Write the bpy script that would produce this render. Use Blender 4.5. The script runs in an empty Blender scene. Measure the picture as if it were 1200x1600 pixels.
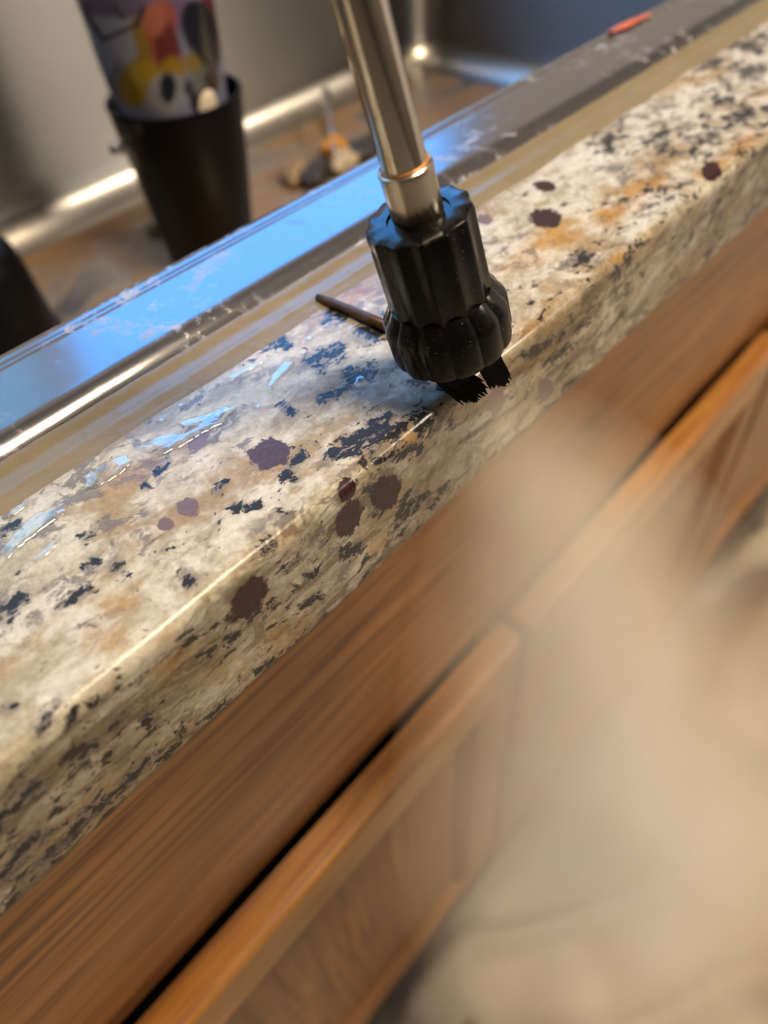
import bpy, bmesh, math, random
import numpy as np
from mathutils import Vector, Matrix, noise as mnoise
random.seed(7); np.random.seed(7)
SC = bpy.context.scene
C = SC.collection

# ------------------------------------------------------------------ camera
# world: X runs along the counter to the right, Y away into the sink, Z up, floor at 0
ZC = 1.01                       # camera height above the floor
F = 1150.0                      # focal length in pixels of the 1200x1600 frame
_v = np.array([1630, -1430, F]); E1 = _v / np.linalg.norm(_v)
_g = np.array([90, 1027, F]); _g = _g / np.linalg.norm(_g)
_g = _g - E1 * (_g @ E1); _g /= np.linalg.norm(_g)
UP = -_g
RM = np.array([E1, np.cross(UP, E1), UP])       # world = RM @ camera
cam_d = bpy.data.cameras.new('camera')
cam_d.sensor_fit = 'VERTICAL'; cam_d.sensor_height = 36.0
cam_d.lens = F / 1600 * 36.0
cam_d.clip_start = 0.01
cam_d.dof.use_dof = True
cam_d.dof.focus_distance = 0.206
cam_d.dof.aperture_fstop = 6.6
cam = bpy.data.objects.new('camera', cam_d); C.objects.link(cam)
M4 = Matrix.Identity(4)
for i in range(3):
    M4[i][0] = RM[i][0]; M4[i][1] = -RM[i][1]; M4[i][2] = -RM[i][2]
M4[2][3] = ZC
cam.matrix_world = M4
SC.camera = cam

# ------------------------------------------------------------------ world and light
SC.view_settings.view_transform = 'Standard'
SC.view_settings.look = 'None'
SC.view_settings.gamma = 1.0
SC.view_settings.use_curve_mapping = False
SC.view_settings.exposure = 0.0
SC.cycles.use_denoising = True
SC.cycles.volume_step_rate = 1.0
SC.cycles.volume_max_steps = 128
SC.cycles.max_bounces = 12
SC.cycles.volume_bounces = 5
SC.cycles.caustics_reflective = False
SC.cycles.caustics_refractive = False
SC.cycles.sample_clamp_indirect = 6.0

world = bpy.data.worlds.new('sky'); SC.world = world
world.use_nodes = True
bg = world.node_tree.nodes['Background']
bg.inputs['Color'].default_value = (0.11, 0.41, 1.0, 1)     # blue daylight outside the window
bg.inputs['Strength'].default_value = 6.0

def area(name, loc, target, sx, sy, power, col):
    l = bpy.data.lights.new(name, 'AREA'); l.shape = 'RECTANGLE'; l.size = sx; l.size_y = sy
    l.energy = power; l.color = col
    o = bpy.data.objects.new(name, l); C.objects.link(o)
    o.location = loc
    d = Vector(target) - Vector(loc)
    o.rotation_euler = d.to_track_quat('-Z', 'Y').to_euler()
    return o
WIN = (-0.35, 1.16, 1.14, 1.66)      # window opening x0, x1, z0, z1 in the back wall
WALL_Y = 0.84
LAMP = (0.36, -0.24, 2.44)
area('ceiling_panel_light', (LAMP[0], LAMP[1], 2.415), (LAMP[0], LAMP[1], 0), 0.42, 0.42, 31, (1.0, 0.80, 0.55))
area('added_fill_light', (1.9, -1.6, 2.415), (1.9, -1.6, 0), 0.42, 0.42, 75, (1.0, 0.86, 0.68))  # added fill lamp with no known fixture, lifts the whole room
pl = area('window_portal', ((WIN[0]+WIN[1])/2, WALL_Y+0.02, (WIN[2]+WIN[3])/2), ((WIN[0]+WIN[1])/2, 0, (WIN[2]+WIN[3])/2),
          WIN[1]-WIN[0], WIN[3]-WIN[2], 1, (1, 1, 1))
pl.data.cycles.is_portal = True

# ------------------------------------------------------------------ helpers
def W(p):                         # camera-relative point to world
    return (float(p[0]), float(p[1]), float(p[2]) + ZC)
def ray(x, y):
    return RM @ np.array([x - 600, y - 800, F])
def onz(x, y, z):                 # world point on horizontal plane z
    d = ray(x, y); p = d * ((z - ZC) / d[2]); return np.array([p[0], p[1], z])
def ony(x, y, Y):
    d = ray(x, y); p = d * (Y / d[1]); return np.array([p[0], p[1], p[2] + ZC])
def ond(x, y, depth):
    d = ray(x, y) * (depth / F); return np.array([d[0], d[1], d[2] + ZC])
def proj(P):
    c = (P - np.array([0, 0, ZC])) @ RM
    return np.stack([600 + F * c[:, 0] / c[:, 2], 800 + F * c[:, 1] / c[:, 2], c[:, 2]], 1)

def obj(name, bm_or_mesh, mat=None, parent=None, smooth=False):
    if isinstance(bm_or_mesh, bmesh.types.BMesh):
        me = bpy.data.meshes.new(name)
        bmesh.ops.recalc_face_normals(bm_or_mesh, faces=bm_or_mesh.faces)
        bm_or_mesh.to_mesh(me); bm_or_mesh.free()
    else:
        me = bm_or_mesh
    if mat: me.materials.append(mat)
    if smooth:
        me.polygons.foreach_set('use_smooth', [True] * len(me.polygons))
    o = bpy.data.objects.new(name, me); C.objects.link(o)
    if parent: o.parent = parent
    return o
def tag(o, label, cat, group=None, kind=None):
    o['label'] = label; o['category'] = cat
    if group: o['group'] = group
    if kind: o['kind'] = kind
    return o
def struct(o, label=None, cat=None):
    o['kind'] = 'structure'
    if label: o['label'] = label
    if cat: o['category'] = cat
    return o
def empty(name, loc):
    o = bpy.data.objects.new(name, None); C.objects.link(o); o.location = loc; o.empty_display_size = 0.02
    return o
def attach(o, parent):             # parent keeping world coordinates (root has location only / full matrix)
    o.parent = parent
    o.matrix_parent_inverse = Matrix.Translation(-Vector(parent.location))
    return o
def box(bm, x0, x1, y0, y1, z0, z1, bev=0.0, seg=2):
    r = bmesh.ops.create_cube(bm, size=1.0)
    vs = r['verts']
    for v in vs:
        v.co.x = x0 + (v.co.x + .5) * (x1 - x0); v.co.y = y0 + (v.co.y + .5) * (y1 - y0); v.co.z = z0 + (v.co.z + .5) * (z1 - z0)
    if bev > 0:
        es = list({e for v in vs for e in v.link_edges})
        bmesh.ops.bevel(bm, geom=es, offset=bev, segments=seg, profile=0.5, affect='EDGES')
def boxobj(name, dims, mat, parent=None, bev=0.0, seg=2, smooth=False):
    bm = bmesh.new(); box(bm, *dims, bev=bev, seg=seg)
    o = obj(name, bm, mat, None, smooth)
    if parent: attach(o, parent)
    return o
def grid_mesh(name, P, closed_v=False):
    """P: (nu, nv, 3) grid of points -> mesh"""
    nu, nv = P.shape[:2]
    idx = np.arange(nu * nv).reshape(nu, nv)
    if closed_v:
        nxt = np.roll(idx, -1, axis=1)
        a, b, c, d = idx[:-1], idx[1:], nxt[1:], nxt[:-1]
    else:
        a, b, c, d = idx[:-1, :-1], idx[1:, :-1], idx[1:, 1:], idx[:-1, 1:]
    fs = np.stack([a, b, c, d], -1).reshape(-1, 4)
    me = bpy.data.meshes.new(name)
    me.from_pydata(P.reshape(-1, 3).tolist(), [], fs.tolist())
    me.update()
    return me
def lathe_bm(prof, n=48, scal=None, cap0=True, cap1=True):
    """prof: list (r, z) ; scal(theta, i) multiplies the radius"""
    bm = bmesh.new(); rings = []
    for i, (r, z) in enumerate(prof):
        ring = []
        for k in range(n):
            t = 2 * math.pi * k / n
            rr = r * (scal(t, i) if scal else 1.0)
            ring.append(bm.verts.new((rr * math.cos(t), rr * math.sin(t), z)))
        rings.append(ring)
    for a, b in zip(rings[:-1], rings[1:]):
        for k in range(n):
            bm.faces.new((a[k], a[(k + 1) % n], b[(k + 1) % n], b[k]))
    if cap0: bm.faces.new(rings[0][::-1])
    if cap1: bm.faces.new(rings[-1])
    return bm
def tube_bm(pts, radii, n=10, caps=True):
    bm = bmesh.new(); rings = []
    pts = [Vector(p) for p in pts]
    for i, p in enumerate(pts):
        t = (pts[min(i + 1, len(pts) - 1)] - pts[max(i - 1, 0)]).normalized()
        u = t.orthogonal().normalized() if i == 0 else (u - t * u.dot(t)).normalized()
        w = t.cross(u)
        r = radii[i] if hasattr(radii, '__len__') else radii
        rings.append([bm.verts.new(p + (u * math.cos(2*math.pi*k/n) + w * math.sin(2*math.pi*k/n)) * r) for k in range(n)])
    for a, b in zip(rings[:-1], rings[1:]):
        for k in range(n):
            bm.faces.new((a[k], a[(k+1) % n], b[(k+1) % n], b[k]))
    if caps:
        bm.faces.new(rings[0][::-1]); bm.faces.new(rings[-1])
    return bm

# ------------------------------------------------------------------ materials
class N:
    def __init__(s, name):
        s.m = bpy.data.materials.new(name); s.m.use_nodes = True
        s.t = s.m.node_tree; s.n = s.t.nodes; s.l = s.t.links
        s.b = s.n['Principled BSDF']; s.out = s.n['Material Output']
    def node(s, typ, **kw):
        x = s.n.new(typ)
        for k, v in kw.items(): setattr(x, k, v)
        return x
    def link(s, a, b): s.l.new(a, b)
    def sin(s, sock, v):
        if isinstance(v, bpy.types.NodeSocket): s.l.new(v, sock)
        else: sock.default_value = v
    def coords(s, scale=(1, 1, 1), kind='Object', rot=(0, 0, 0)):
        t = s.node('ShaderNodeTexCoord'); mp = s.node('ShaderNodeMapping')
        mp.inputs['Scale'].default_value = scale; mp.inputs['Rotation'].default_value = rot
        s.link(t.outputs[kind], mp.inputs['Vector']); return mp.outputs[0]
    def noise(s, vec, scale, detail=4, rough=.55, dist=0.0):
        x = s.node('ShaderNodeTexNoise'); s.link(vec, x.inputs['Vector'])
        x.inputs['Scale'].default_value = scale; x.inputs['Detail'].default_value = detail
        x.inputs['Roughness'].default_value = rough; x.inputs['Distortion'].default_value = dist
        return x.outputs['Fac']
    def math(s, op, a, b=0.0, c=0.0, clamp=False):
        x = s.node('ShaderNodeMath', operation=op, use_clamp=clamp)
        s.sin(x.inputs[0], a); s.sin(x.inputs[1], b); s.sin(x.inputs[2], c); return x.outputs[0]
    def step(s, v, a, b):          # smooth 0..1 between a and b
        x = s.node('ShaderNodeMapRange', interpolation_type='SMOOTHSTEP')
        s.sin(x.inputs['Value'], v); x.inputs['From Min'].default_value = a; x.inputs['From Max'].default_value = b
        return x.outputs['Result']
    def remap(s, v, a, b, c, d):
        x = s.node('ShaderNodeMapRange'); s.sin(x.inputs['Value'], v)
        for k, q in zip(('From Min', 'From Max', 'To Min', 'To Max'), (a, b, c, d)): x.inputs[k].default_value = q
        return x.outputs['Result']
    def mix(s, f, a, b, blend='MIX'):
        x = s.node('ShaderNodeMix', data_type='RGBA', blend_type=blend)
        s.sin(x.inputs[0], f)
        for sk, v in ((x.inputs[6], a), (x.inputs[7], b)):
            if isinstance(v, bpy.types.NodeSocket): s.l.new(v, sk)
            else: sk.default_value = (*v[:3], 1)
        return x.outputs[2]
    def attr(s, name):
        x = s.node('ShaderNodeAttribute', attribute_name=name); return x.outputs['Fac']
    def bump(s, h, strength=.3, dist=.001):
        x = s.node('ShaderNodeBump'); s.link(h, x.inputs['Height'])
        x.inputs['Strength'].default_value = strength; x.inputs['Distance'].default_value = dist
        s.link(x.outputs[0], s.b.inputs['Normal'])
    def set(s, **kw):
        for k, v in kw.items():
            sock = s.b.inputs[k.replace('_', ' ')]
            if isinstance(v, tuple) and len(v) == 3: v = (*v, 1)
            s.sin(sock, v)
        return s
def plain(name, col, rough=.5, metal=0.0, nscale=60, amp=.15, bump=0.0, spec=.5):
    n = N(name); v = n.coords()
    f = n.noise(v, nscale, 4)
    c = n.mix(f, tuple(x * (1 - amp) for x in col), tuple(min(1, x * (1 + amp)) for x in col))
    n.set(Base_Color=c, Roughness=rough, Metallic=metal)
    n.b.inputs['Specular IOR Level'].default_value = spec
    if bump: n.bump(f, bump, .001)
    return n.m

def granite_mat():
    n = N('granite'); v = n.coords((1, 1, 1))
    # warp the coordinates so mineral outlines are ragged
    wn = n.node('ShaderNodeTexNoise'); n.link(v, wn.inputs['Vector']); wn.inputs['Scale'].default_value = 120; wn.inputs['Detail'].default_value = 4
    wv = n.node('ShaderNodeVectorMath', operation='SUBTRACT'); n.link(wn.outputs['Color'], wv.inputs[0]); wv.inputs[1].default_value = (.5, .5, .5)
    ws = n.node('ShaderNodeVectorMath', operation='SCALE'); n.link(wv.outputs[0], ws.inputs[0]); ws.inputs['Scale'].default_value = .007
    wa = n.node('ShaderNodeVectorMath', operation='ADD'); n.link(v, wa.inputs[0]); n.link(ws.outputs[0], wa.inputs[1])
    def scaled(sc_, rz=0.0):
        mp = n.node('ShaderNodeMapping'); n.link(wa.outputs[0], mp.inputs['Vector']); mp.inputs['Scale'].default_value = sc_; mp.inputs['Rotation'].default_value = (0, 0, rz); return mp.outputs[0]
    vw = scaled((.62, 1, 1), .2)
    n1 = n.noise(vw, 34, 7, .62, .2); n2 = n.noise(vw, 90, 7, .68, .3); n3 = n.noise(v, 520, 4, .6)
    n4 = n.noise(vw, 50, 6, .62, .6); n5 = n.noise(vw, 130, 6, .7, .4); n6 = n.noise(v, 22, 3, .5)
    col = n.mix(n.step(n2, .40, .60), (.78, .75, .65), (.49, .435, .315))
    col = n.mix(n.math('MULTIPLY', n.step(n1, .50, .62), .9), col, (.40, .285, .145))        # tan feldspar
    col = n.mix(n.math('MULTIPLY', n.step(n4, .53, .63), .85), col, (.78, .755, .68))          # milky quartz
    gray = n.math('MULTIPLY', n.step(n5, .50, .58), n.step(n6, .42, .55))
    col = n.mix(n.math('MULTIPLY', gray, .85), col, (.20, .18, .17))                          # smoky quartz
    och = n.math('MULTIPLY', n.attr('ochre'), n.remap(n2, .36, .62, .25, 1.35), clamp=True)
    ochc = n.mix(n.step(n5, .40, .62), (.60, .335, .085), (.42, .19, .038))
    col = n.mix(och, col, ochc)
    vein = n.noise(n.coords((.30, 1, 1.0)), 120, 6, .7, .8)
    col = n.mix(n.math('MULTIPLY', n.attr('olive_shade'), n.remap(n4, .35, .62, .15, 1.0), clamp=True), col, (.27, .19, .083))
    col = n.mix(n.math('MULTIPLY', n.math('MULTIPLY', n.attr('olive_shade'), n.step(vein, .50, .60)), .9, clamp=True), col, (.10, .068, .030))
    grain = n.remap(n3, .25, .75, .58, .92)
    g = n.node('ShaderNodeVectorMath', operation='SCALE'); n.link(col, g.inputs[0]); n.link(grain, g.inputs['Scale'])
    col = g.outputs[0]
    # scattered black flecks
    fl = n.noise(scaled((.5, 1, 1), .35), 230, 6, .70, .3)
    cl = n.noise(v, 42, 3, .55)
    flv = n.math('ADD', n.math('ADD', fl, n.math('MULTIPLY', n.math('SUBTRACT', cl, .5), .34)), n.math('MULTIPLY', n.attr('fleck'), .085))
    col = n.mix(n.math('MULTIPLY', n.step(flv, .60, .68), .55), col, (.13, .105, .09))
    col = n.mix(n.step(flv, .655, .69), col, (.026, .023, .024))
    sp = n.noise(scaled((.8, 1, 1), .3), 620, 4, .6)
    col = n.mix(n.step(n.math('ADD', sp, n.math('MULTIPLY', n.math('SUBTRACT', cl, .5), .35)), .70, .73), col, (.03, .027, .027))
    # black mica clusters
    bn = n.noise(scaled((.6, 1, 1), .3), 380, 7, .72, .3)
    bfield = n.math('ADD', n.attr('black'), n.math('MULTIPLY', n.math('SUBTRACT', bn, .5), 7.5))
    bfield2 = n.math('ADD', n.attr('black'), n.math('MULTIPLY', n.math('SUBTRACT', n2, .5), 4.0))
    col = n.mix(n.math('MULTIPLY', n.step(bfield2, -.35, .6), .55), col, (.17, .15, .145))
    col = n.mix(n.step(bfield, .30, .55), col, (.020, .020, .024))
    # garnets
    gn = n.math('ADD', n.attr('garnet'), n.math('MULTIPLY', n.math('SUBTRACT', n.noise(v, 330, 5, .65), .5), 1.1))
    gcol = n.mix(n.step(n.noise(v, 800, 4, .7), .42, .68), (.024, .007, .009), (.056, .020, .025))
    gcol = n.mix(n.attr('garnet_faint'), gcol, (.20, .145, .15))
    col = n.mix(n.step(gn, .02, .16), col, gcol)
    n.set(Base_Color=col)
    n.set(Roughness=n.remap(n.attr('wet'), 0, 1, .22, .12))
    n.b.inputs['Specular IOR Level'].default_value = .36
    n.bump(n.math('ADD', n3, n.math('MULTIPLY', n2, 1.5)), .12, .0006)
    return n.m

def wood_mat(name, c0, c1, c2, rough=.42, axis='X'):
    n = N(name)
    if axis == 'X': v = n.coords((.06, 1, 1)); vf = n.coords((.03, 1, 1))
    else: v = n.coords((1, 1, .06)); vf = n.coords((1, 1, .03))
    a = n.noise(v, 60, 6, .65, .9); b = n.noise(vf, 230, 5, .65, .25); d = n.noise(n.coords(), 9, 3)
    col = n.mix(n.step(a, .34, .66), c0, c1)
    col = n.mix(n.math('MULTIPLY', n.step(b, .47, .60), .85), col, c2)
    col = n.mix(n.math('MULTIPLY', n.step(d, .45, .65), .35), col, c2)
    n.set(Base_Color=col, Roughness=rough)
    n.b.inputs['Coat Weight'].default_value = .25; n.b.inputs['Coat Roughness'].default_value = .25
    n.bump(b, .15, .0006)
    return n.m

def steel_mat(name, base=(.52, .50, .47), rough=.26, brush_axis=(2, 90, 90), brown_patch=0.0, film=0.0, aniso=0.0, metal=1.0):
    n = N(name)
    br = n.noise(n.coords(brush_axis), 30, 4, .7); big = n.noise(n.coords(), 14, 5, .6, .4); sm = n.noise(n.coords(), 110, 5, .65, .6)
    col = n.mix(br, tuple(x * .88 for x in base), tuple(x * 1.08 for x in base))
    r = n.math('ADD', n.remap(br, .2, .8, rough - .04, rough + .05), n.math('MULTIPLY', n.step(sm, .52, .70), .10))
    met = metal
    if film:
        fm = n.math('MULTIPLY', n.math('MULTIPLY', n.step(sm, .50, .68), n.step(big, .42, .62)), film)
        col = n.mix(fm, col, (.60, .58, .60)); r = n.math('ADD', r, n.math('MULTIPLY', fm, .45))
        met = n.math('SUBTRACT', metal, n.math('MULTIPLY', fm, .4))
    if brown_patch:
        st = n.math('MULTIPLY', n.step(n.noise(n.coords((1, 1.6, 1)), 7, 5, .6, .5), .40, .56), brown_patch)  # random brown patches mixed into the steel
        col = n.mix(st, col, (.30, .16, .06)); r = n.math('ADD', r, n.math('MULTIPLY', st, .2))
        met = n.math('SUBTRACT', 1.0, n.math('MULTIPLY', st, .8))
    n.set(Base_Color=col, Roughness=r, Metallic=met)
    n.bump(n.math('ADD', br, sm), .04, .0004)
    if aniso:
        n.set(Anisotropic=aniso, Anisotropic_Rotation=.25)
        tg = n.node('ShaderNodeTangent', direction_type='RADIAL', axis='Z'); n.link(tg.outputs[0], n.b.inputs['Tangent'])
    return n.m

M = {}
M['granite'] = granite_mat()
M['steel'] = steel_mat('brushed_steel', (.285, .28, .275), rough=.42, aniso=.94)
M['fillet'] = steel_mat('fillet_highlight_steel', (.46, .43, .38), rough=.30)  # paler and warmer than the walls: gold highlight put partly into the colour
M['steel_wall_side'] = M['steel']
M['rim'] = steel_mat('worn_rim_steel', (.225, .22, .235), .17, (2, 60, 60), film=.8, metal=.85)
M['sinkfloor'] = steel_mat('brown_patched_steel', (.50, .46, .42), .30, (3, 60, 60), brown_patch=.85)
M['chrome'] = steel_mat('nickel_tube', (.62, .57, .49), .03, (60, 60, 3))
M['ferrule'] = steel_mat('worn_ferrule', (.56, .50, .41), .24, (40, 40, 10))
M['wood'] = wood_mat('stained_wood', (.42, .195, .068), (.30, .130, .042), (.135, .052, .016))
M['wood_v'] = wood_mat('stained_wood_upright', (.33, .145, .045), (.245, .100, .029), (.14, .054, .015), axis='Z')
M['wood_edge_lit'] = wood_mat('lit_door_edge_wood', (.50, .225, .045), (.36, .145, .026), (.20, .072, .014), rough=.28)  # brighter orange: light caught by the door tops, put into the colour
M['recess_shade'] = plain('recess_shade_paint', (.03, .022, .018), .8)  # near black: shade of the recesses painted into the colour
M['plaster'] = plain('wall_paint', (.62, .60, .60), .8)
M['ceil'] = plain('ceiling_paint', (.72, .68, .60), .9)
M['floor'] = plain('floor_tile', (.30, .28, .26), .5)
M['white'] = plain('white_paint', (.75, .74, .72), .5)

def plastic_black():
    n = N('black_plastic'); v = n.coords()
    d = n.noise(v, 900, 3, .7); s = n.noise(v, 2600, 2, .5)
    col = n.mix(n.step(s, .72, .74), (.0035, .0035, .004), (.30, .30, .29))
    n.set(Base_Color=col, Roughness=n.remap(d, .3, .7, .12, .26))
    n.b.inputs['Specular IOR Level'].default_value = .28
    n.bump(d, .05, .0003)
    return n.m
M['blackplastic'] = plastic_black()
M['bristle'] = plain('black_bristle', (.0025, .0025, .003), .4, nscale=900, spec=.15)
M['cup'] = plain('matte_black_plastic', (.004, .0042, .0052), .38, nscale=30, spec=.15)

# ------------------------------------------------------------------ room shell
HT = ZC - 0.14                    # counter top height 0.87
def wall(name, dims, mat): return struct(boxobj(name, dims, mat))
RX0, RX1, RY0, RZ = -2.0, 3.2, -2.8, 2.44
wall('floor', (RX0, RX1, RY0, WALL_Y, -.05, 0), M['floor'])
wall('ceiling', (RX0, RX1, RY0, WALL_Y, RZ, RZ + .06), M['ceil'])
wall('wall_left', (RX0 - .08, RX0, RY0, WALL_Y, -.05, RZ + .06), plain('brown_wall_paint', (.20, .15, .12), .7))
wall('wall_right', (RX1, RX1 + .08, RY0, WALL_Y, -.05, RZ + .06), M['plaster'])
M['wall_dark'] = plain('dark_wall_paint', (.13, .11, .10), .7)
wall('wall_front', (RX0 - .08, RX1 + .08, RY0 - .08, RY0, -.05, RZ + .06), M['wall_dark'])
bm = bmesh.new()                   # back wall with the window opening
x0, x1, z0, z1 = WIN
box(bm, RX0 - .08, x0, WALL_Y, WALL_Y + .1, -.05, RZ + .06)
box(bm, x1, RX1 + .08, WALL_Y, WALL_Y + .1, -.05, RZ + .06)
box(bm, x0, x1, WALL_Y, WALL_Y + .1, -.05, z0)
box(bm, x0, x1, WALL_Y, WALL_Y + .1, z1, RZ + .06)
struct(obj('wall_back', bm, M['plaster']))
bm = bmesh.new()
f = .025
box(bm, x0, x0 + f, WALL_Y + .03, WALL_Y + .08, z0, z1); box(bm, x1 - f, x1, WALL_Y + .03, WALL_Y + .08, z0, z1)
box(bm, x0 + f, x1 - f, WALL_Y + .03, WALL_Y + .08, z0, z0 + f); box(bm, x0 + f, x1 - f, WALL_Y + .03, WALL_Y + .08, z1 - f, z1)
box(bm, .27, .31, WALL_Y + .03, WALL_Y + .08, z0 + f, z1 - f)
win1 = struct(obj('window_1', bm, M['white']))
def tint_pane_mat():
    n = N('added_tint_pane'); tr = n.node('ShaderNodeBsdfTranslucent'); df = n.node('ShaderNodeBsdfDiffuse'); mx = n.node('ShaderNodeMixShader')
    c = n.mix(n.noise(n.coords(), 40, 3), (.92, .72, .52), (.97, .78, .58))
    n.link(c, tr.inputs['Color']); n.link(c, df.inputs['Color']); mx.inputs[0].default_value = .12
    n.link(tr.outputs[0], mx.inputs[1]); n.link(df.outputs[0], mx.inputs[2]); tp = n.node('ShaderNodeBsdfTransparent'); m2 = n.node('ShaderNodeMixShader'); m2.inputs[0].default_value = .30
    n.link(mx.outputs[0], m2.inputs[1]); n.link(tp.outputs[0], m2.inputs[2]); n.link(m2.outputs[0], n.out.inputs['Surface'])
    return n.m
boxobj('added_tint_pane', (x0 + f, .27, WALL_Y + .05, WALL_Y + .054, z0 + f, z1 - f), tint_pane_mat(), win1)  # added unseen pane, warm tinted so the rim reflects a paler grey-blue
# recessed ceiling panel housing of the main lamp and the added fill lamp
for lx, ly in ((LAMP[0], LAMP[1]), (1.9, -1.6)):
    bm = bmesh.new()
    for (a, b, c, d) in ((-.24, -.21, -.24, .24), (.21, .24, -.24, .24), (-.21, .21, -.24, -.21), (-.21, .21, .21, .24)):
        box(bm, lx + a, lx + b, ly + c, ly + d, 2.405, 2.44)
    struct(obj('trim_1' if lx < 1 else 'trim_2', bm, M['white']))

# ------------------------------------------------------------------ granite countertop
YF = 0.1035                        # front face of the slab
YB = 0.186                         # slab runs on under the sink rim to here
ZT = HT; ZB = HT - 0.0455          # top, bottom
xs = np.concatenate([np.linspace(-.9, -.13, 12), np.arange(-.125, .50, .0010), np.arange(.50, .95, .002), np.linspace(.96, 1.6, 14)])
prof = []
for y in np.arange(YB + .04, YF + .0045, -.0010): prof.append((y, ZT))
for k in range(0, 10):
    t = math.pi / 2 * k / 9; r = .0042
    prof.append((YF + r - r * math.sin(t), ZT - r + r * math.cos(t)))
for z in np.arange(ZT - .0052, ZB + .003, -.0010): prof.append((YF, z))
for k in range(1, 5):
    t = math.pi / 2 * k / 4; r = .002
    prof.append((YF + r - r * math.cos(t), ZB + r - r * math.sin(t)))
prof += [(YF + .03, ZB), (YB + .04, ZB)]
prof = np.array(prof)
P = np.zeros((len(xs), len(prof), 3)); P[:, :, 0] = xs[:, None]; P[:, :, 1:] = prof[None]
# gentle hand-polished waviness of the arris
P[:, :, 1] += (np.sin(xs * 55) * .00025 + np.sin(xs * 131 + 1) * .00015)[:, None] * (P[:, :, 1] < YF + .01)
me = grid_mesh('granite_countertop', P)
me.flip_normals()
pts = P.reshape(-1, 3)
px = proj(pts)
sc = F / np.maximum(px[:, 2], .05) / 5275.0          # local scale relative to the brush
X_, Y_ = px[:, 0], px[:, 1]
valid = (px[:, 2] > .05)
def seg_d(x0, y0, x1, y1):
    dx, dy = x1 - x0, y1 - y0; L = dx * dx + dy * dy + 1e-9
    t = np.clip(((X_ - x0) * dx + (Y_ - y0) * dy) / L, 0, 1)
    return np.hypot(X_ - x0 - t * dx, Y_ - y0 - t * dy)
def ell_d(cx, cy, rx, ry, a):
    a = math.radians(a); c, s = math.cos(a), math.sin(a)
    u = ((X_ - cx) * c + (Y_ - cy) * s) / rx; v = (-(X_ - cx) * s + (Y_ - cy) * c) / ry
    return np.hypot(u, v)
black = np.full(len(pts), -3.0); garnet = np.full(len(pts), -1.0); faint = np.zeros(len(pts)); ochre = np.zeros(len(pts)); wet = np.zeros(len(pts)); fleck = np.zeros(len(pts))
# mineral inclusions of this slab: garnets (centre, radii, tilt, paleness)
for cx, cy, rx, ry, a, fa in [
    (420, 709, 36, 26, -8, .25), (541, 764, 16, 22, 10, .0), (545, 811, 20, 35, 28, 0), (603, 770, 24, 31, 35, 0), (388, 936, 24, 44, 35, 0),
    (852, 341, 27, 17, 5, 0), (851, 291, 20, 9, 8, 0), (1112, 268, 17, 17, 30, .0), (294, 793, 20, 17, -10, .7), (259, 819, 14, 13, 0, .75),
    (757, 343, 14, 9, 0, .8), (775, 628, 14, 26, 10, .8), (851, 608, 13, 18, 20, .7), (310, 690, 22, 12, -30, .9)]:
    g = 1 - ell_d(cx, cy, rx, ry, a)
    faint = np.where(g > np.maximum(garnet, -.3), fa, faint); garnet = np.maximum(garnet, g)
for x0, y0, x1, y1, r in [
    (515, 716, 560, 700, 11), (560, 700, 612, 680, 14), (612, 680, 642, 655, 9), (540, 690, 600, 668, 10), (575, 724, 655, 700, 10), (660, 662, 664, 652, 17), (598, 655, 606, 648, 7),
    (470, 712, 452, 740, 9), (452, 740, 440, 752, 5), (366, 795, 404, 790, 8), (400, 862, 426, 850, 9), (86, 950, 142, 922, 8), (0, 968, 34, 936, 13), (0, 832, 28, 814, 8),
    (291, 900, 294, 906, 11), (138, 886, 150, 878, 8), (180, 884, 190, 892, 9), (514, 498, 530, 490, 13), (412, 538, 446, 534, 10), (575, 520, 600, 510, 18), (500, 560, 530, 548, 11),
    (545, 590, 575, 580, 13), (548, 600, 500, 622, 8), (446, 636, 452, 642, 7), (62, 1142, 90, 1100, 12), (0, 1276, 60, 1226, 11), (108, 1214, 150, 1160, 7), (118, 1292, 162, 1250, 9),
    (0, 1366, 62, 1302, 10), (228, 1132, 232, 1126, 8), (535, 868, 560, 855, 9), (470, 950, 500, 930, 6), (820, 556, 880, 522, 7), (850, 570, 890, 540, 6), (965, 424, 958, 432, 8), (835, 550, 850, 540, 6),
    (905, 405, 915, 404, 12), (921, 202, 925, 206, 10), (949, 218, 953, 234, 9), (1012, 222, 1040, 206, 7), (1030, 235, 1038, 228, 7), (1110, 216, 1114, 212, 9), (1080, 236, 1084, 232, 6),
    (1150, 182, 1170, 176, 9), (1120, 160, 1144, 158, 6), (1050, 104, 1070, 96, 6), (1130, 70, 1180, 72, 7), (1100, 100, 1124, 96, 6), (1160, 114, 1190, 108, 7), (968, 208, 972, 186, 3),
    (246, 740, 262, 720, 8), (232, 762, 224, 756, 6), (338, 768, 352, 756, 6), (130, 840, 146, 832, 8), (20, 1105, 4, 1110, 7), (356, 1000, 372, 990, 6), (480, 905, 496, 892, 6), (690, 770, 700, 760, 4),
    (200, 1220, 240, 1180, 6), (250, 1190, 280, 1160, 5), (60, 1350, 110, 1310, 7), (330, 1120, 350, 1100, 5), (400, 1050, 430, 1030, 5), (640, 790, 670, 770, 4), (1010, 300, 1014, 296, 6),
    (600, 655, 575, 662, 6), (690, 602, 700, 590, 9), (640, 600, 664, 592, 8), (480, 560, 500, 575, 8), (720, 690, 770, 655, 4)]:
    black = np.maximum(black, 1 - seg_d(x0, y0, x1, y1) / (r * 1.25))
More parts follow.
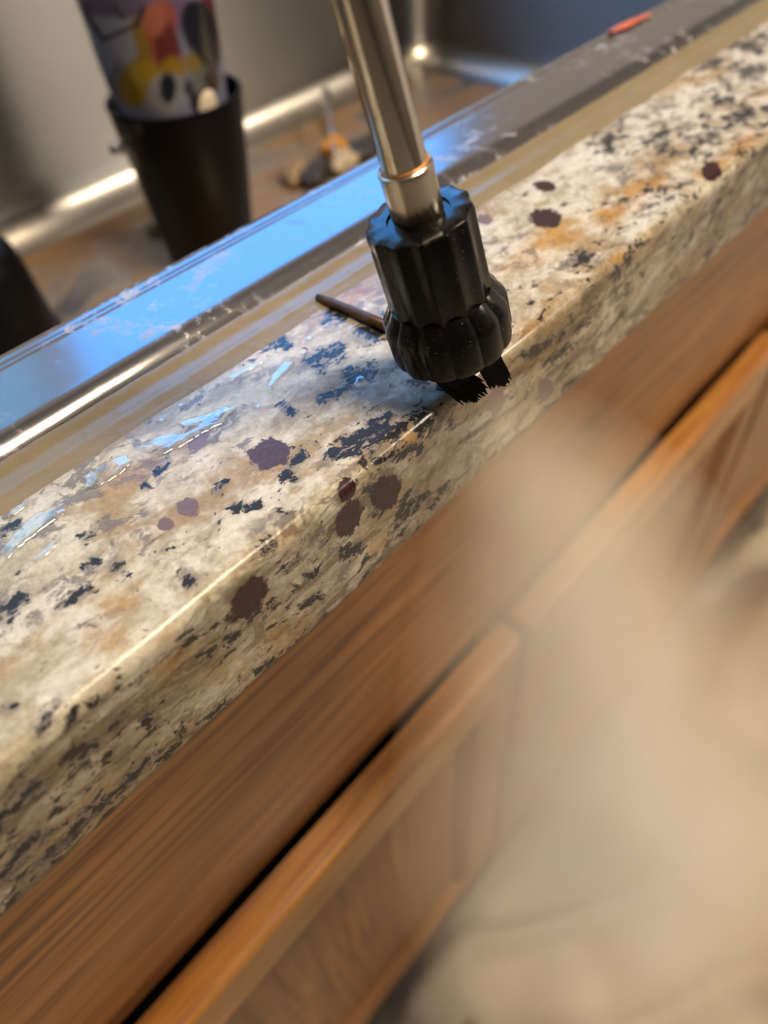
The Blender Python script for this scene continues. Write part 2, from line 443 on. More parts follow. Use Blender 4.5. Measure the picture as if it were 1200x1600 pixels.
for cx, cy, rx, ry, a, s in [
    (868, 372, 70, 26, -25, .9), (960, 325, 60, 22, -30, 1), (1010, 292, 60, 20, -30, .8), (985, 395, 45, 16, -40, 1), (825, 512, 28, 14, -30, 1), (790, 420, 40, 14, -25, .5), (645, 690, 24, 12, -40, 1),
    (640, 672, 22, 16, 0, .7), (450, 842, 12, 20, 20, .9), (480, 500, 60, 22, -30, .55), (215, 745, 60, 14, -30, .5), (175, 1000, 40, 22, 0, .5), (185, 940, 30, 16, 0, .6), (560, 460, 50, 20, -20, .6),
    (1120, 260, 60, 14, -35, .7), (1160, 230, 40, 20, -40, .8), (1090, 120, 60, 14, -20, .6), (1150, 60, 50, 12, -30, .7), (270, 1020, 40, 30, -40, .8), (330, 1040, 40, 26, -40, .5),
    (560, 720, 40, 20, -35, .3), (870, 450, 60, 22, -35, .35), (770, 580, 40, 26, -40, .6), (860, 540, 60, 18, -45, .4), (480, 470, 40, 10, -28, .6), (700, 590, 40, 20, 0, .5), (590, 850, 30, 20, -40, .6),
    (390, 870, 40, 16, -40, .4), (430, 1010, 70, 30, -42, .6), (390, 1060, 50, 20, -42, .6), (180, 1290, 50, 14, -45, .5), (1180, 150, 60, 12, -30, .5)]:
    ochre = np.maximum(ochre, s * np.exp(-ell_d(cx, cy, rx, ry, a) ** 2))
for cx, cy, rx, ry, a, s in [(330, 640, 150, 50, -28, 1), (80, 830, 130, 60, -32, 1), (520, 560, 130, 70, -20, 1), (250, 760, 200, 60, -30, .5)]:
    wet = np.maximum(wet, s * np.exp(-ell_d(cx, cy, rx, ry, a) ** 4))
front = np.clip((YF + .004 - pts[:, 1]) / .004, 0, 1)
olive_shade = np.where(valid, .75 * front + .25 * np.exp(-((pts[:, 1] - .170) / .006) ** 2), 0)  # front face's weaker light darkened into the colour; tan band beside the sealant
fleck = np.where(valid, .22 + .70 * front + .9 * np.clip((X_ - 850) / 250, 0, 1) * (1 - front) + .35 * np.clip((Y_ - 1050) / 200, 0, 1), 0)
for nm, a, dflt in (('black', black, -3), ('garnet', garnet, -1), ('garnet_faint', faint, 0), ('ochre', ochre, 0), ('wet', wet, 0), ('olive_shade', olive_shade, 0), ('fleck', fleck, 0)):
    at = me.attributes.new(nm, 'FLOAT', 'POINT')
    at.data.foreach_set('value', np.where(valid, a, dflt).astype(np.float32))
SX0, SX1, SY0, SY1 = -.14, .87, .2205, .735          # sink bowl opening
gt = empty('granite_countertop', (0.2, YF, HT))
tag(gt, 'speckled cream granite countertop with dark garnet spots and a wet polished edge', 'countertop')
attach(obj('front_edge', me, M['granite'], smooth=True), gt)
attach(boxobj('side_deck', (-.9, SX0 - .02, YB + .041, WALL_Y, ZB, ZT), M['granite']), gt)
attach(boxobj('side_deck', (SX1 + .02, 1.6, YB + .041, WALL_Y, ZB, ZT), M['granite']), gt)
attach(boxobj('rear_deck', (SX0 - .0199, SX1 + .0199, SY1 + .02, WALL_Y, ZB, ZT), M['granite']), gt)

# ------------------------------------------------------------------ sink
sink = empty('kitchen_sink', (.36, .47, HT - .2))
tag(sink, 'brushed stainless steel sink with a worn flat rim behind the granite', 'sink')
ZR = ZC - .1350                   # rim flat
FL = ZC - .345                    # bowl bottom
# front rim: profile extruded along X, with a creased line and an outer roll-down onto the stone
rp = [(.2255, ZR - .012), (.2288, ZR - .006), (.2290, ZR - .0022), (.2284, ZR - .0007), (.2270, ZR), (.2222, ZR + .0001), (.2212, ZR - .0004), (.2202, ZR + .0001)]
rp += [(y, ZR) for y in np.linspace(.218, .196, 8)]
for k in range(0, 12):
    t = math.radians(52) * k / 11
    rp.append((.1945 - .0118 * math.sin(t), ZR - .0118 * (1 - math.cos(t))))
rp.append((.1835, ZR - .0056))
rp = np.array(rp)
rxs = np.arange(SX0 - .03, SX1 + .031, .003)
P = np.zeros((len(rxs), len(rp), 3)); P[:, :, 0] = rxs[:, None]; P[:, :, 1:] = rp[None]
for i, x in enumerate(rxs):
    P[i, 16:27, 2] += .00012 * mnoise.noise((x * 40, 3.1, 0))
me = grid_mesh('rim_front', P); me.flip_normals()
attach(obj('front_rim', me, M['rim'], smooth=True), sink)
bm = bmesh.new()
box(bm, SX0 - .03, SX0, .2290, SY1 + .03, ZR - .004, ZR, .001); box(bm, SX1, SX1 + .03, .2290, SY1 + .03, ZR - .004, ZR, .001)
box(bm, SX0, SX1, SY1, SY1 + .03, ZR - .004, ZR, .001)
attach(obj('side_rim', bm, M['rim']), sink)
# bowl: rounded-rectangle rings from the rim down to the floor with a generous bottom fillet
def rrect(x0, x1, y0, y1, r, z, n=10):
    out = []
    for cx, cy, a0 in ((x1 - r, y1 - r, 0), (x0 + r, y1 - r, 90), (x0 + r, y0 + r, 180), (x1 - r, y0 + r, 270)):
        for k in range(n):
            t = math.radians(a0 + 90 * k / (n - 1)); out.append((cx + r * math.cos(t), cy + r * math.sin(t), z))
    return out
rings = []
BX0, BX1, BY0, BY1 = SX0, SX1 + .0, .2262, SY1
rf = .042
for z in np.linspace(ZR - .004, FL + rf, 10): rings.append(rrect(BX0, BX1, BY0, BY1, .045, z))
for k in range(1, 11):
    t = math.pi / 2 * k / 10; ins = rf * (1 - math.cos(t))
    rings.append(rrect(BX0 + ins, BX1 - ins, BY0 + ins, BY1 - ins, max(.045 - ins * .5, .012), FL + rf - rf * math.sin(t)))
nwall = len(rings)
for s in (.07, .12, .18):
    rings.append(rrect(BX0 + s, BX1 - s, BY0 + s, BY1 - s, .03, FL - .0005 * s))
P = np.array(rings)
me = grid_mesh('basin', P, closed_v=True)
o = attach(obj('basin', me, M['steel'], smooth=True), sink)
me.materials.append(M['sinkfloor']); me.materials.append(M['fillet'])
nper = P.shape[1]
mi = [0] * len(me.polygons)
for i in range(len(mi)):
    if i // nper >= 11: mi[i] = 2
    if i // nper >= nwall - 3: mi[i] = 1
me.polygons.foreach_set('material_index', mi)
bm = bmesh.new(); bm.faces.new([bm.verts.new(p) for p in rings[-1]])
attach(obj('basin_floor', bm, M['sinkfloor']), sink)
dr = lathe_bm([(.045, .0), (.045, .003), (.038, .003), (.034, .0012), (.010, .0008)], 40)
d = attach(obj('drain', dr, M['ferrule'], smooth=True), sink); d.location = (.20, .46, FL)

# clear sealant bead between rim and stone
bx = np.arange(SX0 - .03, .90, .0022); rows = []
def bead_mat():
    n = N('clear_sealant'); v = n.coords()
    f = n.noise(v, 60, 4)
    n.set(Base_Color=n.mix(f, (.19, .145, .075), (.28, .22, .125)), Roughness=.30)
    n.b.inputs['Subsurface Weight'].default_value = .3; n.b.inputs['Subsurface Scale'].default_value = .002
    n.bump(n.noise(v, 300, 3), .25, .0008)
    return n.m
M['bead'] = bead_mat()
for x in bx:
    w = .5 + .5 * mnoise.noise((x * 60, 1.7, 0)); w2 = mnoise.noise((x * 150, 5.7, 0)); w3 = mnoise.noise((x * 35, 9.2, 0))
    yo = .1668 + .0014 * w3
    rows.append([(x, .1868, ZR - .0040), (x, .1856, ZR - .0036 + .0003 * w2), (x, .1842 + .0003 * w2, ZR - .0041 + .0003 * w), (x, .1826 + .0004 * w2, ZR - .0043 + .0004 * w), (x, .1812 + .0004 * w2, ZR - .0047 + .0003 * w2),
                 (x, .1790, HT + .00035 + .0002 * w), (x, .1762 + .0004 * w2, HT + .00030), (x, .1750 + .0006 * w2, HT + .0007 + .0003 * w2), (x, .1736 + .0004 * w2, HT + .0003), (x, yo + .003, HT + .00025), (x, yo, HT - .0002)])
me = grid_mesh('sealant', np.array(rows)); me.flip_normals()
attach(obj('sealant_bead', me, M['bead'], smooth=True), sink)

# ------------------------------------------------------------------ cabinet
YFF, YD = .148, .1225              # face frame plane, door plane
DT, DB = ZC - .4215, ZC - .885     # door top, bottom
cab = empty('sink_cabinet', (.4, YFF, 0))
tag(cab, 'brown stained wooden sink cabinet under the granite edge', 'cabinet')
attach(boxobj('top_rail', (-.9, 1.6, YFF, YFF + .02, DT + .0005, ZB - .001), M['wood'], bev=.0015), cab)
attach(boxobj('bottom_rail', (-.9, 1.6, YFF, YFF + .02, .10, DB + .03), M['wood'], bev=.0015), cab)
for x in (-.60, -.20, .22, .64, 1.06, 1.5):
    attach(boxobj('frame_stile', (x, x + .055, YFF, YFF + .02, DB + .0301, DT), M['wood_v']), cab)
attach(boxobj('interior_shade_board', (-.9, 1.6, YFF + .03, YFF + .045, .10, DT + .04), M['recess_shade']), cab)  # dark board close behind the frame, stands in for the unlit interior
attach(boxobj('toe_kick', (-.9, 1.6, YFF + .06, YFF + .075, 0, .0999), M['recess_shade']), cab)
def extrude_profile(prof, axis, a, b, mit0=0, mit1=0):
    """closed (y, t) profile swept along x or z, ends mitred by t"""
    bm = bmesh.new(); L, Rr = [], []
    for y, t in prof:
        L.append((y, t, a + mit0 * t)); Rr.append((y, t, b - mit1 * t))
    return L, Rr
def door(x0, x1, lab):
    d = empty('cabinet_door', (0, 0, 0)); attach(d, cab)
    z0, z1 = DB, DT; w = .060; yb = YFF - .0055
    def frame_piece(name, horizontal, low):
        bm = bmesh.new()
        # outer rounded front edge and inner sloped moulding, mitred corners
        prof = [(yb, 0), (YD + .006, 0), (YD + .0018, .0018), (YD, .006), (YD, w - .014), (YD + .003, w - .010), (YD + .007, w - .002), (YD + .009, w), (yb, w)]
        A, B = [], []
        for y, t in prof:
            if horizontal:
                zz = (z0 + t) if low else (z1 - t)
                A.append(bm.verts.new((x0 + t, y, zz))); B.append(bm.verts.new((x1 - t, y, zz)))
            else:
                xx = (x0 + t) if low else (x1 - t)
                A.append(bm.verts.new((xx, y, z0 + t))); B.append(bm.verts.new((xx, y, z1 - t)))
        n = len(prof)
        for k in range(n): bm.faces.new((A[k], A[(k+1) % n], B[(k+1) % n], B[k]))
        bm.faces.new(A[::-1]); bm.faces.new(B)
        o = obj(name, bm, M['wood_edge_lit'] if (horizontal and not low) else (M['wood'] if horizontal else M['wood_v'])); attach(o, d)
        return o
    frame_piece('door_rail', True, False); frame_piece('door_rail', True, True)
    frame_piece('door_stile', False, True); frame_piece('door_stile', False, False)
    bm = bmesh.new()
    box(bm, x0 + w - .004, x1 - w + .004, YD + .0085, YD + .016, z0 + w - .004, z1 - w + .004)
    attach(obj('door_panel', bm, M['wood_v']), d)
    return d
for i, x in enumerate((-.59, -.17, .25, .67, 1.09)):
    door(x, x + .41, i)

# ------------------------------------------------------------------ steam brush
T = onz(722, 588, HT + .0012)                     # middle of the bristle tips on the stone
Q = ond(562, 0, .145)                             # the tube where it leaves the picture
AX = Vector(Q - T).normalized()
side = AX.cross(Vector((0, 0, 1))).normalized()
rot = Matrix((side, AX.cross(side), AX)).transposed().to_4x4()
brush = empty('steam_brush', (0, 0, 0))
brush.matrix_world = Matrix.Translation(Vector(T)) @ rot
tag(brush, 'steam cleaner brush with black fluted head on a shiny metal tube, scrubbing the granite edge', 'steam brush')
NF = 13
def ridged(depth):
    return lambda t, i: 1 - depth * abs(math.sin(NF * t / 2)) ** 1.25
def flute(depth, sharp=1.0):
    def f(t, i):
        s = abs(math.sin(NF * t / 2))
        return 1 - depth * (1 - s ** .6)
    return f
# upper grip, lower flange: scalloped solids
z_b, z_f, z_t = .0132, .0305, .0540
RU, RL = .0141, .0176
bm = lathe_bm([(.010, z_b + .0005), (RL * .93, z_b + .0002), (RL * .975, z_b + .0008), (RL, z_b + .003), (RL, z_f - .0060), (RL * .975, z_f - .0046), (RU * 1.0, z_f - .0002), (RU * .9, z_f + .0001)], 256, lambda t, i: (flute(.05)(t, i) if i > 0 else 1))
o = obj('brush_flange', bm, M['blackplastic'], brush, True)
bm = lathe_bm([(RU * .95, z_f - .003), (RU * 1.0, z_f - .001), (RU * .985, z_t - .0012), (RU * .965, z_t - .0003), (RU * .93, z_t), (.0082, z_t), (.0080, z_t - .0006), (.0066, z_t - .0006)], 256, lambda t, i: (ridged(.055)(t, i) if i < 5 else 1))
o = obj('brush_head', bm, M['blackplastic'], brush, True)
for o in list(brush.children):
    o.data.set_sharp_from_angle(angle=math.radians(35))
# ferrule and tube
bm = lathe_bm([(.0064, z_t - .001), (.0065, z_t + .0005), (.0066, z_t + .0110), (.0067, z_t + .0119), (.0066, z_t + .0126), (.0062, z_t + .0129), (.0050, z_t + .0128)], 64)
o = obj('ferrule', bm, M['ferrule'], brush, True); o.data.set_sharp_from_angle(angle=math.radians(40))
def rust_mat():
    n = N('rust_ring'); n.set(Base_Color=n.mix(n.noise(n.coords(), 500, 4), (.45, .17, .04), (.60, .32, .10)), Roughness=.4, Metallic=.4); return n.m
M['rust'] = rust_mat()
bm = lathe_bm([(.0053, z_t + .0126), (.00605, z_t + .0128), (.0060, z_t + .0133), (.0053, z_t + .0134)], 48)
o = obj('rust_ring', bm, M['rust'], brush, True)
bm = lathe_bm([(.0055, z_t + .0120), (.0055, z_t + .30)], 64, cap0=True, cap1=True)
o = obj('metal_tube', bm, M['chrome'], brush, True); o.data.set_sharp_from_angle(angle=math.radians(40))
# bristle tufts: individual filaments gathered in a ring of tufts, leaning outward
def tuft(cx, cy, lean, n=70, length=.0150, spread=.0030):
    bm = bmesh.new()
    for k in range(n):
        r = spread * math.sqrt(random.random()); t = random.uniform(0, 2 * math.pi)
        bx_, by_ = cx + r * math.cos(t), cy + r * math.sin(t)
        ex = bx_ + lean[0] + random.uniform(-.0008, .0008); ey = by_ + lean[1] + random.uniform(-.0004, .0004)
        zt = z_b + .0015; ze = zt - length + random.uniform(-.0010, .0010)
        p = [Vector((bx_, by_, zt)), Vector((bx_ + (ex - bx_) * .4, by_ + (ey - by_) * .4, zt - length * .55)), Vector((ex, ey, ze))]
        u = Vector((1, 0, 0)); w = Vector((0, 1, 0)); rr = .00026
        rings = [[bm.verts.new(q + (u * math.cos(a) + w * math.sin(a)) * rr) for a in (0, 2.09, 4.19)] for q in p]
        for a, b in zip(rings[:-1], rings[1:]):
            for j in range(3): bm.faces.new((a[j], a[(j+1) % 3], b[(j+1) % 3], b[j]))
        bm.faces.new(rings[-1])
    o = obj('bristle_tuft', bm, M['bristle'], brush); o['kind'] = 'stuff'
    return o
lv = rot.to_3x3().transposed() @ Vector((.66, -.72, 0))
lv.z = 0; lv.normalize()
cv = rot.to_3x3().transposed() @ -Vector(ray(722, 588)); cv.z = 0; cv = (cv - lv * cv.dot(lv)).normalized()
for a, b, ln, sp_, q in ((-.42, .80, .0062, .0046, 420), (.80, .50, .0024, .0038, 320), (.62, -.72, .0022, .0034, 110), (-.35, -.90, .003, .0034, 110)):
    p_ = (lv * a + cv * b) * .0100
    tuft(p_.x, p_.y, (ln * lv.x, ln * lv.y), n=q, spread=sp_, length=.0140)

# ------------------------------------------------------------------ things in the sink
def cup(name, x, y, rt, rb, hgt, label, tilt=(0, 0)):
    e = empty(name, (x, y, FL)); tag(e, label, 'cup')
    bm = lathe_bm([(rb * .9, .0), (rb, .003), (rt * .985, hgt - .004), (rt, hgt - .002), (rt * .99, hgt), (rt * .955, hgt), (rt * .94, hgt - .006), (rb * .90, .008)], 56)
    o = obj('cup_body', bm, M['cup'], e, True); o.data.set_sharp_from_angle(angle=math.radians(50))
    return e
c1 = cup('black_cup', .358, .560, .0545, .039, .140, 'tapered black plastic cup holding the printed pouch in the sink')
# printed pouch standing in the cup
def pouch():
    nu, nv = 90, 120
    H = .151; z0 = .119
    P = np.zeros((nu, nv, 3)); col = np.zeros((nu, nv, 4)); col[..., 3] = 1
    for i in range(nu):
        s = i / (nu - 1)
        a = .0450 + .010 * s; b = .040 + .004 * s
        for j in range(nv):
            t = 2 * math.pi * j / nv
            wob = 1 + .03 * mnoise.noise((math.cos(t) * 2, math.sin(t) * 2, s * 4))
            P[i, j] = (a * math.cos(t) * wob, b * math.sin(t) * wob, z0 + H * s)
    return P
def pouch_mat():
    n = N('printed_pouch')
    a = n.node('ShaderNodeAttribute', attribute_name='print')
    n.set(Base_Color=n.mix(.42, a.outputs['Color'], (0, 0, 0)), Roughness=.25); return n.m
M['pouch'] = pouch_mat()
pe = empty('printed_pouch', (.356, .560, FL)); tag(pe, 'glossy pouch printed with yellow and red fruit on lavender, standing in the black cup', 'pouch')
PP = pouch()
me = grid_mesh('pouch', PP, closed_v=True)
wp = PP.reshape(-1, 3) + np.array([.356, .560, FL])
q = proj(wp); X_, Y_ = q[:, 0], q[:, 1]
colr = np.tile(np.array([.30, .31, .46]), (len(wp), 1))
def blend(m, c):
    global colr
    m = np.clip(m, 0, 1)[:, None]; colr = colr * (1 - m) + np.array(c) * m
def soft(d, w=.12): return np.clip((1 - d) / w + .5, 0, 1)
blend(soft(ell_d(180, 60, 50, 60, 0), .4), (.42, .47, .62)); blend(soft(ell_d(190, 10, 80, 18, 0), .4), (.20, .16, .28)); blend(soft(ell_d(280, 20, 40, 26, 0), .4), (.26, .16, .30))
blend(soft(ell_d(180, 135, 14, 40, 10), .4), (.25, .25, .32))
blend(soft(ell_d(335, 30, 26, 60, 0), .3), (.20, .05, .08))
blend(soft(ell_d(245, 60, 28, 62, 12)), (.50, .13, .075)); blend(soft(ell_d(262, 75, 20, 46, -10), .3), (.20, .04, .03)); blend(soft(ell_d(240, 30, 20, 26, 0), .5), (.58, .20, .12))
blend(soft(ell_d(222, 70, 10, 46, -18), .3), (.42, .28, .04))
blend(soft(ell_d(212, 130, 26, 38, 10)), (.40, .26, .008)); blend(soft(ell_d(226, 112, 24, 18, 0)), (.50, .34, .02)); blend(soft(ell_d(270, 112, 20, 24, 0)), (.45, .26, .02))
blend(soft(ell_d(312, 45, 28, 46, -15)), (.022, .02, .028)); blend(soft(ell_d(325, 90, 18, 30, 0)), (.035, .032, .024)); blend(soft(ell_d(305, 105, 26, 12, 60)), (.36, .24, .06))
blend(soft(ell_d(264, 145, 34, 32, 0)), (.40, .39, .44)); blend(soft(ell_d(262, 138, 13, 24, 0)), (.02, .02, .025)); blend(soft(ell_d(318, 130, 16, 26, 0), .3), (.22, .22, .20)); blend(soft(ell_d(332, 125, 12, 20, 0), .3), (.07, .045, .03))
blend(soft(ell_d(300, 150, 7, 30, -20)), (.03, .03, .035))
for s in ((130, 20, 162, 62), (162, 62, 215, 38), (215, 38, 225, 10), (195, 30, 180, 12)):
    blend(soft(seg_d(*s) / 3.2, .5), (.03, .03, .05))
ca = me.color_attributes.new('print', 'FLOAT_COLOR', 'POINT')
ca.data.foreach_set('color', np.concatenate([colr, np.ones((len(wp), 1))], 1).astype(np.float32).ravel())
o = obj('pouch_body', me, M['pouch'], pe, True)
bm = bmesh.new(); box(bm, -.052, .052, -.002, .002, .268, .285, .001)
obj('top_seal', bm, M['pouch'], pe)
# small cream blob on the cup rim
M['cream'] = plain('cream_matte', (.72, .60, .46), .5)
def blob(name, loc, r, mat, seed=0, amp=.25, sub=3, rotz=0.0):
    bm = bmesh.new(); bmesh.ops.create_icosphere(bm, subdivisions=sub, radius=1.0)
    for v in bm.verts:
        k = 1 + amp * mnoise.noise(v.co * 1.6 + Vector((seed, seed * .7, 0)))
        c, s = math.cos(rotz), math.sin(rotz)
        x, y, z = v.co.x * k * r[0], v.co.y * k * r[1], v.co.z * k * r[2]
        v.co = Vector((x * c - y * s, x * s + y * c, z))
    o = obj(name, bm, mat, None, True); o.location = loc
    return o

# black rounded cup at the left edge, upside down
e = empty('overturned_cup', (.150, .585, FL)); tag(e, 'black rounded cup upside down at the left edge of the sink', 'cup')
bm = lathe_bm([(.052, .0), (.053, .004), (.047, .070), (.044, .082), (.036, .089), (.020, .091), (.004, .0912)], 56)
obj('cup_body', bm, M['cup'], e, True)
bm = lathe_bm([(.0525, .0), (.0555, .001), (.0555, .006), (.0525, .007)], 56, cap0=False, cap1=False)
obj('cup_lip', bm, M['cup'], e, True)

# metal suction clip on the side of the cup, cream blob on its lip
M['clip'] = steel_mat('clip_steel', (.60, .58, .54), .22, (20, 20, 20))
pc = ony(192, 232, .548)
bm = bmesh.new(); box(bm, -.011, .011, -.004, .004, -.004, .004, .002, 3)
o = obj('side_clip', bm, M['clip'], None, True); o.location = Vector(pc) - Vector(c1.location); o.rotation_euler = (0, .35, .2); o.parent = c1
pt = ony(325, 166, .515)
o = blob('cream_blob', Vector(pt) - Vector(c1.location), (.0085, .0030, .0115), M['cream'], 3, .1); o.rotation_euler = (0, .35, 0); o.parent = c1
# spoon leaning on the far wall, food scraps on the bottom
s0 = onz(528, 262, FL + .006); s1 = ony(508, 142, .690)
bm = tube_bm([s0, s0 + (s1 - s0) * .5, s0 + (s1 - s0) * .8, s1], [.0030, .0026, .0042, .0052], 12)
sp = empty('teaspoon', s0); tag(sp, 'small pale metal teaspoon propped against the far sink wall', 'spoon')
attach(obj('handle', bm, M['clip'], None, True), sp)
b = blob('spoon_bowl', (s0[0] + .008, s0[1] - .020, FL + .006), (.014, .022, .005), M['clip'], 1, .05); attach(b, sp)
M['orange'] = plain('orange_peel', (.62, .26, .03), .4, nscale=200, amp=.3)
M['scrap'] = plain('food_scrap', (.30, .19, .09), .5, nscale=150, amp=.5, bump=.4)
M['scrapdark'] = plain('wet_leaf_scrap', (.035, .028, .022), .4, nscale=150, amp=.5)
M['scrappale'] = plain('pale_scrap', (.52, .38, .22), .5, nscale=150, amp=.3)
def scrap(px_, py_, r, mat, label, cat, name, seed, rz=0):
    p = onz(px_, py_, FL + r[2] * .8)
    return tag(blob(name, p, r, mat, seed, .5, 3, rz), label, cat, 'food scraps in the sink')
scrap(522, 230, (.016, .012, .011), M['orange'], 'bright orange peel scrap beside the teaspoon', 'food scrap', 'orange_peel', 1)
scrap(462, 268, (.024, .016, .008), M['scrap'], 'brown crumbly scrap between black cup and teaspoon', 'food scrap', 'food_scrap', 2, .6)
scrap(495, 268, (.030, .014, .009), M['scrapdark'], 'dark wet leaf scrap just behind the sink rim', 'food scrap', 'leaf_scrap', 3, .5)
scrap(540, 252, (.026, .014, .010), M['scrappale'], 'pale tan scrap below the orange peel', 'food scrap', 'bread_scrap', 4, .4)
scrap(570, 232, (.026, .016, .011), M['scrapdark'], 'dark scrap right behind the metal tube', 'food scrap', 'tea_leaf_scrap', 5, .3)
scrap(246, 352, (.012, .010, .008), M['scrappale'], 'small pale crumb left of the black cup base', 'food scrap', 'crumb', 6)

# ------------------------------------------------------------------ small things on the stone and rim
M['twig'] = plain('wet_twig', (.065, .032, .014), .4, nscale=300, amp=.6, bump=.6)
a_ = onz(496, 464, HT + .0012); b_ = onz(545, 484, HT + .0016); c_ = onz(608, 512, HT + .0018)
bm = tube_bm([a_, a_ * .6 + b_ * .4, b_, b_ * .5 + c_ * .5 + np.array([0, .0004, 0]), c_], [.0012, .0016, .0016, .0019, .0018], 10)
tag(obj('twig', bm, M['twig'], None, True), 'short dark brown twig lying on wet granite behind the brush', 'twig')
M['red'] = plain('red_scrap', (.55, .13, .075), .45, nscale=200, amp=.4)
rpts = [onz(x, y, ZR + .0012) for x, y in ((952, 50), (972, 42), (992, 32), (1016, 22))]
bm = tube_bm(rpts, [.0020, .0032, .0026, .0015], 10)
for v_ in bm.verts: v_.co.z = ZR + .0001 + max(0, (v_.co.z - ZR - .0012 + .0032)) * .35
tag(obj('red_peel', bm, M['red'], None, True), 'thin red peel stuck on the far end of the steel rim', 'food scrap')
# water puddles: thin domed films
def water_mat():
    n = N('water'); tr = n.node('ShaderNodeBsdfTransparent'); gl = n.node('ShaderNodeBsdfGlossy'); fr = n.node('ShaderNodeLayerWeight'); mx = n.node('ShaderNodeMixShader')
    gl.inputs['Roughness'].default_value = .03; fr.inputs['Blend'].default_value = .5; gl.inputs['Color'].default_value = (1, 1, 1, 1)
    nz = n.noise(n.coords(), 160, 2, .5); bp = n.node('ShaderNodeBump'); n.link(nz, bp.inputs['Height']); bp.inputs['Strength'].default_value = .12; bp.inputs['Distance'].default_value = .001
    n.link(bp.outputs[0], gl.inputs['Normal']); fw = n.math('ADD', .16, n.math('POWER', fr.outputs['Facing'], 5.0), clamp=True)
    n.link(fw, mx.inputs[0]); n.link(tr.outputs[0], mx.inputs[1]); n.link(gl.outputs[0], mx.inputs[2]); n.link(mx.outputs[0], n.out.inputs['Surface'])
    return n.m
M['water'] = water_mat()
def puddle(poly, label, hgt=.0006):
    w = [onz(x, y, HT) for x, y in poly]
    c = sum(w) / len(w)
    # resample the outline with small wobble
    out = []
    for i in range(len(w)):
        p0, p1 = w[i], w[(i + 1) % len(w)]
        for k in range(6):
            q = p0 + (p1 - p0) * k / 6
            nn = mnoise.noise((q[0] * 420, q[1] * 420, 2.0)); out.append(q + (q - c) * .16 * nn)
    bm = bmesh.new(); rings = []
    for s_, z_ in ((1.0, .00003), (.96, .45), (.88, .8), (.7, 1.0), (.4, 1.0)):
        rings.append([bm.verts.new((c[0] + (q[0] - c[0]) * s_, c[1] + (q[1] - c[1]) * s_, HT + .00004 + hgt * (z_ if z_ > .01 else 0))) for q in out])
    n = len(out)
    for a, b in zip(rings[:-1], rings[1:]):
        for k in range(n): bm.faces.new((a[k], a[(k+1) % n], b[(k+1) % n], b[k]))
    bm.faces.new(rings[-1])
    o = obj('water_puddle', bm, M['water'], None, True)
    if sum(p.normal.z * p.area for p in o.data.polygons) < 0: o.data.flip_normals()
    return tag(o, label, 'water', 'water on the granite')
puddle([(213, 702), (228, 690), (262, 688), (284, 680), (300, 672), (276, 662), (296, 652), (318, 648), (352, 636), (372, 634), (364, 650), (350, 662), (322, 676), (300, 690), (272, 706), (246, 716)], 'largest bright water puddle on the granite left of the brush')
puddle([(354, 592), (372, 582), (398, 570), (414, 566), (404, 574), (384, 584), (362, 598)], 'long thin water streak near the sink rim')
puddle([(416, 606), (426, 584), (446, 562), (462, 566), (458, 576), (440, 590), (424, 610)], 'slanting water streak left of the brush')
puddle([(552, 602), (556, 590), (564, 586), (574, 594), (572, 606), (560, 610)], 'round bright blue water drop left of the bristles')
puddle([(130, 744), (160, 724), (196, 708), (206, 724), (186, 744), (156, 762), (134, 766)], 'pale water film above the faint purple garnets')
puddle([(0, 862), (20, 834), (56, 800), (100, 784), (104, 800), (72, 826), (40, 850), (8, 880)], 'broad water film at the left picture edge')
puddle([(50, 876), (72, 856), (98, 836), (96, 850), (74, 870), (56, 880)], 'small water streak below the left film')
puddle([(476, 534), (480, 526), (490, 526), (488, 534)], 'tiny water drop beside the twig')
puddle([(396, 638), (404, 632), (410, 636), (404, 642)], 'tiny water drop right of the largest puddle')
puddle([(276, 636), (284, 630), (290, 634), (282, 640)], 'tiny water drop above the largest puddle')
puddle([(244, 660), (254, 654), (262, 656), (254, 662)], 'tiny flat drop left above the largest puddle')
puddle([(10, 810), (26, 794), (46, 780), (44, 792), (24, 808)], 'narrow water streak near the steel rim at left')

# ------------------------------------------------------------------ crumpled cloth on the floor
gx = np.arange(-.35, 1.75, .012); gy = np.arange(-.95, .150, .012)
P = np.zeros((len(gx), len(gy), 3))
for i, x in enumerate(gx):
    for j, y in enumerate(gy):
        f1 = mnoise.noise((x * 3.1 + y * 1.2, y * 4.5, .3)); f2 = mnoise.noise((x * 8 - y * 5, y * 9 + x * 2, 4.1)); f3 = abs(mnoise.noise((x * 5.0 + y * 4.2, y * 3.0 - x * 1.5, 7.7)))
        edge = min(1, max(0, (.155 - y) / .05)) * min(1, max(0, (x + .36) / .08)) * min(1, max(0, (1.76 - x) / .08)) * min(1, max(0, (y + .96) / .08))
        h = .020 + .045 * max(0, f1 + .35) + .020 * (f2 + .5) + .055 * (1 - min(1, f3 * 3.2)) ** 2
        if y > .04: h = min(h, .075)
        mnd = math.exp(-((x - .72) / .20) ** 2 - ((y - .01) / .075) ** 2)
        h += mnd * (.12 + .05 * f2 + .05 * (1 - min(1, f3 * 3)))
        P[i, j] = (x + .01 * f2, min(y + .01 * f1, .185), .004 + h * edge)
me = grid_mesh('cloth', P)
def cloth_mat():
    n = N('beige_cloth'); v = n.coords()
    c = n.mix(n.noise(v, 5, 4, .6), (.33, .27, .19), (.56, .50, .41))
    c = n.mix(n.math('MULTIPLY', n.step(n.noise(v, 3.0, 3), .52, .62), .45), c, (.24, .16, .09))
    n.set(Base_Color=c, Roughness=.95); n.bump(n.noise(v, 900, 2), .3, .001)
    n.b.inputs['Sheen Weight'].default_value = .2
    return n.m
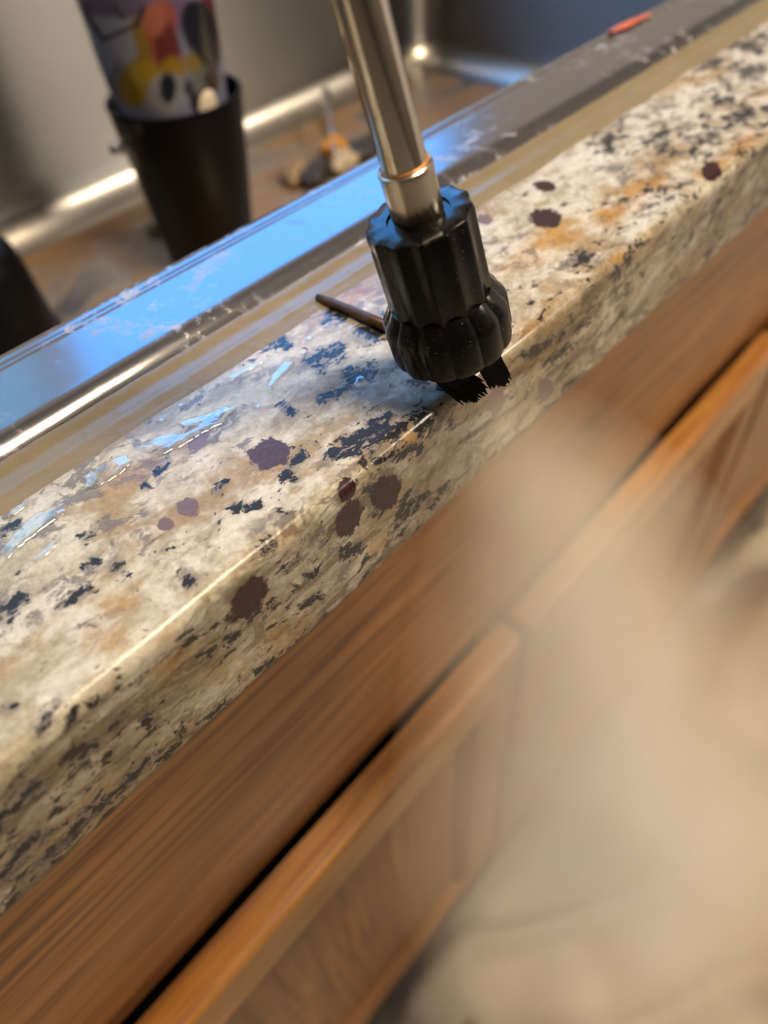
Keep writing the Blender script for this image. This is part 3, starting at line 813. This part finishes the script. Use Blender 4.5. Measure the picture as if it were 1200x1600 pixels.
cl = tag(obj('drop_cloth', me, cloth_mat(), None, True), 'crumpled beige cloth spread on the floor in front of the cabinet', 'cloth')
sm = cl.modifiers.new('thickness', 'SOLIDIFY'); sm.thickness = .003

# ------------------------------------------------------------------ steam plume
cen = [(np.array(ond(770, 655, .222)), .011), (np.array(ond(835, 745, .236)), .020), (np.array(ond(885, 850, .256)), .030), (np.array(ond(915, 985, .282)), .040), (np.array(ond(950, 1150, .315)), .052), (np.array(ond(985, 1340, .35)), .064)]
def steam_mat():
    n = N('steam'); n.n.remove(n.b)
    v = n.coords()
    tot = None
    for c, r in cen:
        d = n.node('ShaderNodeVectorMath', operation='DISTANCE'); n.link(v, d.inputs[0]); d.inputs[1].default_value = tuple(c)
        q = n.math('DIVIDE', d.outputs['Value'], r)
        gsn = n.math('EXPONENT', n.math('MULTIPLY', n.math('MULTIPLY', q, q), -1.0))
        gsn = n.math('MULTIPLY', gsn, {.011: .7, .020: .95}.get(r, 1.15))
        tot = gsn if tot is None else n.math('MAXIMUM', tot, gsn)
    nz = n.remap(n.noise(v, 24, 3, .5), .3, .7, .5, 1.45)
    den = n.math('MULTIPLY', n.math('MULTIPLY', tot, nz), 27.0)
    vs = n.node('ShaderNodeVolumeScatter'); vs.inputs['Color'].default_value = (.79, .69, .55, 1); vs.inputs['Anisotropy'].default_value = .0  # tan tint puts the warm lamplight into the white steam's colour
    n.link(den, vs.inputs['Density']); n.link(vs.outputs[0], n.out.inputs['Volume'])
    return n.m
bm = bmesh.new()
spine = [c for c, r in cen]; rad = [r * 1.9 for c, r in cen]
spine = [spine[0] + (spine[0] - spine[1]) * .35] + spine + [spine[-1] + (spine[-1] - spine[-2]) * .6]
rad = [rad[0] * .5] + rad + [rad[-1] * .75]
bm = tube_bm(spine, rad, 28)
st = tag(obj('steam_plume', bm, steam_mat(), None, True), 'soft beige steam plume drifting down from the brush over the cabinet', 'steam', kind='stuff')
ss = st.modifiers.new('round', 'SUBSURF'); ss.levels = 1; ss.render_levels = 1
